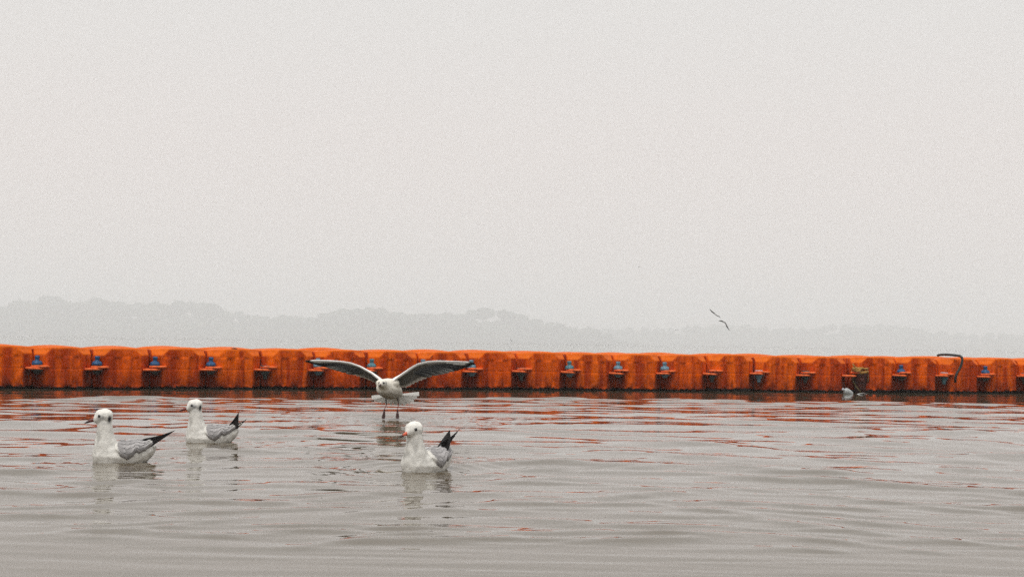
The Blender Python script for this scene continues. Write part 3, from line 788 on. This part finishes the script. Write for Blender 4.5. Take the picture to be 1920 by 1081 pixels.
# ---- flying gull over the water
FD = 8.70
def wing_parts(root, LE, TE, dl, dt, nsec, nprim, wrist_t, sgn, name='wing', dist=FD, fine=True):
    """LE/TE: outline pixels root to tip; dl/dt depth offsets at root, tip"""
    def poly(pl, t):
        xs_ = [p_[0] for p_ in pl]; ys_ = [p_[1] for p_ in pl]
        L_ = [0]
        for i in range(1, len(pl)): L_.append(L_[-1] + math.hypot(xs_[i] - xs_[i - 1], ys_[i] - ys_[i - 1]))
        q_ = t * L_[-1]; return np.interp(q_, L_, xs_), np.interp(q_, L_, ys_)
    def le(t): x, y = poly(LE, t); return at(x, y, dist + dl[0] + (dl[1] - dl[0]) * t)
    def te(t): x, y = poly(TE, t); return at(x, y, dist + dt[0] + (dt[1] - dt[0]) * t)
    m = MB(); P = []; cols = []
    nu, nc = 40, 12
    for i in range(nu):
        t = i / (nu - 1) * .985; a, b_ = le(t), te(t); ch = b_ - a
        nrm = ch.cross(le(min(1, t + .02)) - le(max(0, t - .02))).normalized()
        if nrm.dot(CAM - a) < 0: nrm = -nrm                    # under side faces the camera
        row = []
        frac = .62 if t < wrist_t else .62 - .30 * (t - wrist_t) / (1 - wrist_t)
        thk = (.011 * (1 - t) + .0035)
        for k in range(nc + 1):
            ang = 2 * math.pi * k / nc
            s_ = (1 - math.cos(ang)) / 2
            prof = math.sin(ang) * (1 - .6 * s_)
            q_ = a + ch * (frac * s_) + nrm * (thk * prof - .010 * math.sin(3.14 * s_) * (1 - t))
            row.append(q_)
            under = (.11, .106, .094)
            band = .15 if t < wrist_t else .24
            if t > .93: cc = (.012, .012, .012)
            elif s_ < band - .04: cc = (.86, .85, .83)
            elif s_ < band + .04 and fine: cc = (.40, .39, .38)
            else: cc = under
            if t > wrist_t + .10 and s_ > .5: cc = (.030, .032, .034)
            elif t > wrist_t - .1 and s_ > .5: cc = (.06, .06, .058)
            g = 1 + .18 * noise.noise(Vector((t * 30, s_ * 6, 3)))
            cols.append(tuple(v * g for v in cc))
        P.append(row)
    m.grid(P, cols)
    w_ = m.build(name, M['plumage'], root)
    # flight feathers
    m = MB()
    def feather(a, b_, wdir, w0, col, tipcol, lift):
        L_ = b_ - a; nr = L_.cross(wdir).normalized()
        if nr.dot(CAM - a) < 0: nr = -nr
        P = []; cl = []
        for t in np.linspace(0, 1, 8):
            ww = w0 * (.65 + .35 * math.sin(t * 2.2)) * (1 if t < .82 else math.sqrt(max(.03, 1 - ((t - .82) / .18) ** 2)))
            c = a + L_ * t + nr * lift
            P.append([c - wdir * ww * .5, c + nr * .0008, c + wdir * ww * .5])
            f_ = min(1, max(0, (t - .60) * 3.5)); base_ = tuple(col[i] * (1 - f_) + tipcol[i] * f_ for i in range(3))
            cl += [base_, base_, tuple(min(.8, v * 1.9 + .03) for v in base_)]
        m.grid(P, cl)
    for i in range(nsec):
        t = .01 + (wrist_t + .02) * i / nsec; a = le(t).lerp(te(t), .45); b_ = te(t + .006 + .022 * t)
        wd = (le(t + .02) - le(t - .02 if t > .02 else 0)).normalized(); sp2 = (te(min(1, t + wrist_t / nsec)) - te(t)).length
        b_ = b_ + (b_ - a).normalized() * .004 * ((i % 2) - .2)
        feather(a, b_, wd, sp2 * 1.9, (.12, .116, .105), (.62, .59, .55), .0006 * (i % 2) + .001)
    for i in range(nprim):
        s_ = i / (nprim - 1)
        tr = wrist_t - .16 + (.84 - wrist_t) * s_; a = le(tr).lerp(te(tr), .40 - .12 * s_)
        tt = wrist_t + .03 + (1 - wrist_t - .03) * s_ ** .85
        b_ = te(min(1, tt)); d = (b_ - a).normalized(); ax = (le(min(1, tr + .05)) - le(tr)).normalized()
        wd = (a - le(tr)).normalized() * -1; wd = (wd - d * wd.dot(d)).normalized()
        mid = s_ > .45
        feather(a, b_, wd, .027 - .012 * s_, (.05, .055, .06) if not mid else (.025, .027, .03), (.22, .23, .23) if not mid else (.012, .012, .012), .0008 * (nprim - i) * .5 + .0012)
    # white outermost primaries along the leading edge of the hand
    for k, (t0, t1, off) in enumerate([(.58, .935, .10), (.66, .91, .24), (.74, .88, .42)]):
        a = le(t0).lerp(te(t0), off * .7); b_ = le(t1).lerp(te(t1), off); d = (b_ - a).normalized()
        wd = (le(t0) - te(t0)).normalized(); wd = (wd - d * wd.dot(d)).normalized()
        feather(a, b_, wd, .012 - .002 * k, (.62, .64, .64), (.70, .73, .72), .006)
    m.build('flight_feathers', M['feather'], w_)
    return w_

fg = empty('gull', tuple(ground(740, 787)))
tag(fg, 'flying gull with both wings raised, dangling its legs onto the water', 'gull')
INVF = -fg.location
LEL = [(714, 713), (710.5, 709.6), (696, 698), (675, 685.7), (657, 679), (640, 676.4), (616.7, 674.8), (590, 674.6), (571, 675.8)]
TEL = [(711, 720), (705, 718), (701.7, 715.8), (688, 709.6), (675, 705), (657.4, 700.7), (639.7, 695.4), (622, 690.5), (609.6, 686.6), (589, 681.7), (571, 677)]
LER = [(738, 713), (742.4, 708.7), (756.6, 698), (769.8, 688.3), (783, 680.4), (800.8, 676.2), (818.5, 675), (854, 676), (880.5, 677.6), (891, 680.8)]
TER = [(741, 717), (747.7, 722), (756.6, 725.5), (765.4, 723.7), (778.7, 716.7), (792, 711), (808, 704.3), (818.5, 702), (834.5, 699.2), (845, 697), (867, 691), (882, 686.5), (892, 682)]
def reparent(objs):
    for o in objs: o.location = o.location + INVF
wl_ = wing_parts(fg, LEL, TEL, (-.03, .04), (.05, .05), 17, 10, .42, -1)
wr_ = wing_parts(fg, LER, TER, (-.03, .04), (.06, .05), 19, 10, .44, 1)
reparent([wl_, wr_])
# body
ch = [((721, 727), -.045, .050), ((726, 729), -.01, .055), ((733, 730.5), .03, .056), ((740, 733), .07, .045), ((747, 737), .115, .026), ((750, 740), .14, .012)]
sh = [((712, 718.5), -.045, .024), ((727, 720), -.02, .036), ((741, 718), .0, .026)]
nk = [((722, 724), -.055, .040), ((718.5, 720.5), -.085, .031), ((717, 718.8), -.10, .0275), ((715.6, 719.3), -.118, .021), ((713.8, 720.6), -.132, .0125)]
mb = MB()
for chn in (ch, sh, nk):
    c_ = [(tuple(at(p_[0][0], p_[0][1], FD + p_[1])), p_[2]) for p_ in chn]
    s_ = spheres(c_, 1.0); mb.add(s_.v, s_.f)
me = fuse(mb, .0036, 4, 'body'); co = mesh_co(me)
ey = [at(719.4, 717.2, FD - .1315), at(711.2, 717.4, FD - .130)]
c = np.tile(np.array(WHITE), (len(co), 1))
hz = np.array([noise.noise(Vector(p_.tolist()) * 45) for p_ in co])
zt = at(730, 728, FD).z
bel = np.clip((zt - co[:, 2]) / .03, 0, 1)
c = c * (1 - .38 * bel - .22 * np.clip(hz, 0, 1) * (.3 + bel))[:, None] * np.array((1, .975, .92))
er = np.array(at(723.2, 718.2, FD - .108)); dd = np.linalg.norm((co - er) * np.array([1.6, .8, 1]), axis=1)
wt = np.clip(1.4 * np.exp(-(dd / .008) ** 2), 0, 1)[:, None]; c = c * (1 - wt) + np.array((.10, .11, .12)) * wt
dd = np.linalg.norm(co - np.array(ey[0]), axis=1); wt = np.clip(.8 * np.exp(-(dd / .010) ** 2), 0, 1)[:, None]; c = c * (1 - wt) + np.array((.16, .17, .19)) * wt
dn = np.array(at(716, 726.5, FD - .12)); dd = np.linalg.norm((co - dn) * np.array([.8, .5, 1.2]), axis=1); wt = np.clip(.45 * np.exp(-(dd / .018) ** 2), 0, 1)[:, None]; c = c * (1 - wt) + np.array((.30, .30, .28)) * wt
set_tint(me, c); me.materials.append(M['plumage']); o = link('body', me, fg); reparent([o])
for p_ in ey[:2]: reparent([eye_mesh(p_, .0062, fg)])
reparent([bill_mesh(at(714.4, 720.4, FD - .135), at(709.6, 723.6, FD - .163), .0068, (.012, .006, .006), (.05, .010, .010), fg)])
# tail fan
m = MB(); tb = at(746, 739, FD + .12)
tips = [(697, 744.8), (701, 748.6), (707, 751), (714, 753.5), (722, 755.8), (731, 757.6), (741, 758.8), (751, 759.2), (761, 758.2), (769, 754.5), (776.5, 750), (781.5, 744.6), (785.8, 738)]
for k, (tx, ty) in enumerate(tips):
    b0 = at(736 + 1.2 * k, 739.5 + (1.2 if 3 < k < 10 else 0), FD + .11); tp = at(tx, ty, FD + .155)
    d = (tp - b0); wd = d.cross(CAM - tp).normalized(); P = []; cl = []
    for t in np.linspace(0, 1, 7):
        ww = .010 + .017 * t; ww *= 1 if t < .9 else .86
        cc = b0 + d * t + FWD * (.0016 * (k % 2))
        P.append([cc - wd * ww * .5, cc - FWD * .0012, cc + wd * ww * .5]); g = (.92, 1.0, .80)
        cl += [tuple(.80 * q_ for q_ in (x_, x_, x_ * .97)) for x_ in g]
    m.grid(P, cl)
reparent([m.build('tail', M['feather'], fg)])
# legs
for (a, b_, c_, f0) in [((723.6, 748), (724.8, 757.5), (720.6, 767.5), (718.9, 785)), ((745.8, 747), (747, 757.5), (745.4, 767.5), (745.2, 784.5))]:
    m = MB(); m.tube([at(a[0], a[1] - 2, FD + .03), at(*a, FD + .03), at(*b_, FD + .02)], [.0055, .0040, .0030], 8, (.045, .03, .03))
    m.tube([at(*b_, FD + .02), at((b_[0] + c_[0]) / 2, (b_[1] + c_[1]) / 2, FD + .005), at(*c_, FD - .005)], [.0028, .0020, .0024], 8, (.28, .035, .018))
    lg = m.build('leg', M['bill'], fg); reparent([lg])
    m = MB(); q0 = at(*c_, FD - .005); q1 = at(*f0, FD - .03)
    for k, sp3 in enumerate((-.009, 0, .009)):
        m.tube([q0, q0.lerp(q1, .5) + RGT * sp3 * .6, q1 + RGT * sp3 + Vector((0, 0, abs(sp3) * .8))], [.0032, .0030, .0016], 6, (.05, .010, .008))
    m.grid([[q0 - RGT * .001, q0 + RGT * .001], [q0.lerp(q1, .5) - RGT * .0054, q0.lerp(q1, .5) + RGT * .0054], [q1 - RGT * .009, q1 + RGT * .009]], (.05, .010, .008))
    m.build('foot', M['bill'], lg)

# ---- gulls in the distance
def far_gull(label, D, wl_pts, wr_pts, body_a, body_b, br, wchord, dark=.05, group='gulls flying far off over the water'):
    root = empty('gull', tuple(at(*body_a, D))); tag(root, label, 'gull', group); iv = -root.location
    k_ = D / FPX
    a, b_ = at(*body_a, D - .1), at(*body_b, D + .1)
    m = MB(); P = [a.lerp(b_, t) for t in np.linspace(0, 1, 8)]
    m.tube(P, [br * k_ * v for v in (.35, .8, .95, 1, .9, .7, .45, .12)], 8, (.30, .29, .28)); o = m.build('body', M['plumage'], root); o.location = iv
    for pts_ in (wl_pts, wr_pts):
        m = MB(); rows = []; cols = []
        n_ = len(pts_)
        for i, (x, y) in enumerate(pts_):
            t = i / (n_ - 1); d = Vector((pts_[min(i + 1, n_ - 1)][0] - pts_[max(i - 1, 0)][0], pts_[min(i + 1, n_ - 1)][1] - pts_[max(i - 1, 0)][1])).normalized()
            w_ = wchord * (.9 + .5 * math.sin(t * 3.14)) * (1 - t ** 3 * .85); pn = Vector((-d.y, d.x)) * w_ * .5
            p1 = at(x + pn.x, y + pn.y, D - .05); p2 = at(x - pn.x, y - pn.y, D + .10); c_ = (p1 + p2) / 2
            rows.append([p1, c_ - FWD * .015, p2, c_ + FWD * .015, p1])
            cc = (.16, .155, .15) if t < .45 else (dark, dark, dark); cols += [cc] * 5
        m.grid(rows, cols); o = m.build('wing', M['feather'], root); o.location = iv
    return root
far_gull('distant gull gliding on spread wings, upper of the close pair', 90,
         [(1342, 589.5), (1338, 586.2), (1334.5, 583.5), (1332, 580.5), (1330.3, 578.6)], [(1342, 589.5), (1345, 591.8), (1348.5, 592.8), (1351.5, 595.6)], (1340, 588.4), (1344.5, 590.8), 1.0, 1.7)
far_gull('distant gull with sharply bent dark wings, lower of the close pair', 85,
         [(1358.5, 603.6), (1354, 602.2), (1350.5, 600.9), (1347.2, 601.2)], [(1358.5, 603.6), (1361, 607), (1363.2, 612), (1366, 616.5), (1368, 619.8)], (1356.6, 602.6), (1361, 605.8), 1.3, 2.0, .035)
far_gull('tiny far gull low over the treeline, left of the close pair', 230,
         [(1268.6, 617.4), (1266.8, 617.8), (1265.2, 619)], [(1268.6, 617.4), (1271, 617.2), (1273, 617.8)], (1267.8, 617.6), (1269.6, 617.4), .6, .8)
far_gull('tiny far gull low over the dock near the middle', 230,
         [(958.5, 638), (957.4, 636), (956.6, 634.6)], [(958.5, 638), (960, 640), (960.6, 640.8)], (958, 637.4), (959.2, 638.8), .6, .8)
far_gull('speck of a gull highest in the sky', 330,
         [(1198, 500.4), (1197, 499.6), (1196.2, 500)], [(1198, 500.4), (1199, 499.7), (1200, 500.2)], (1197.7, 500.2), (1198.4, 501), .8, .9)
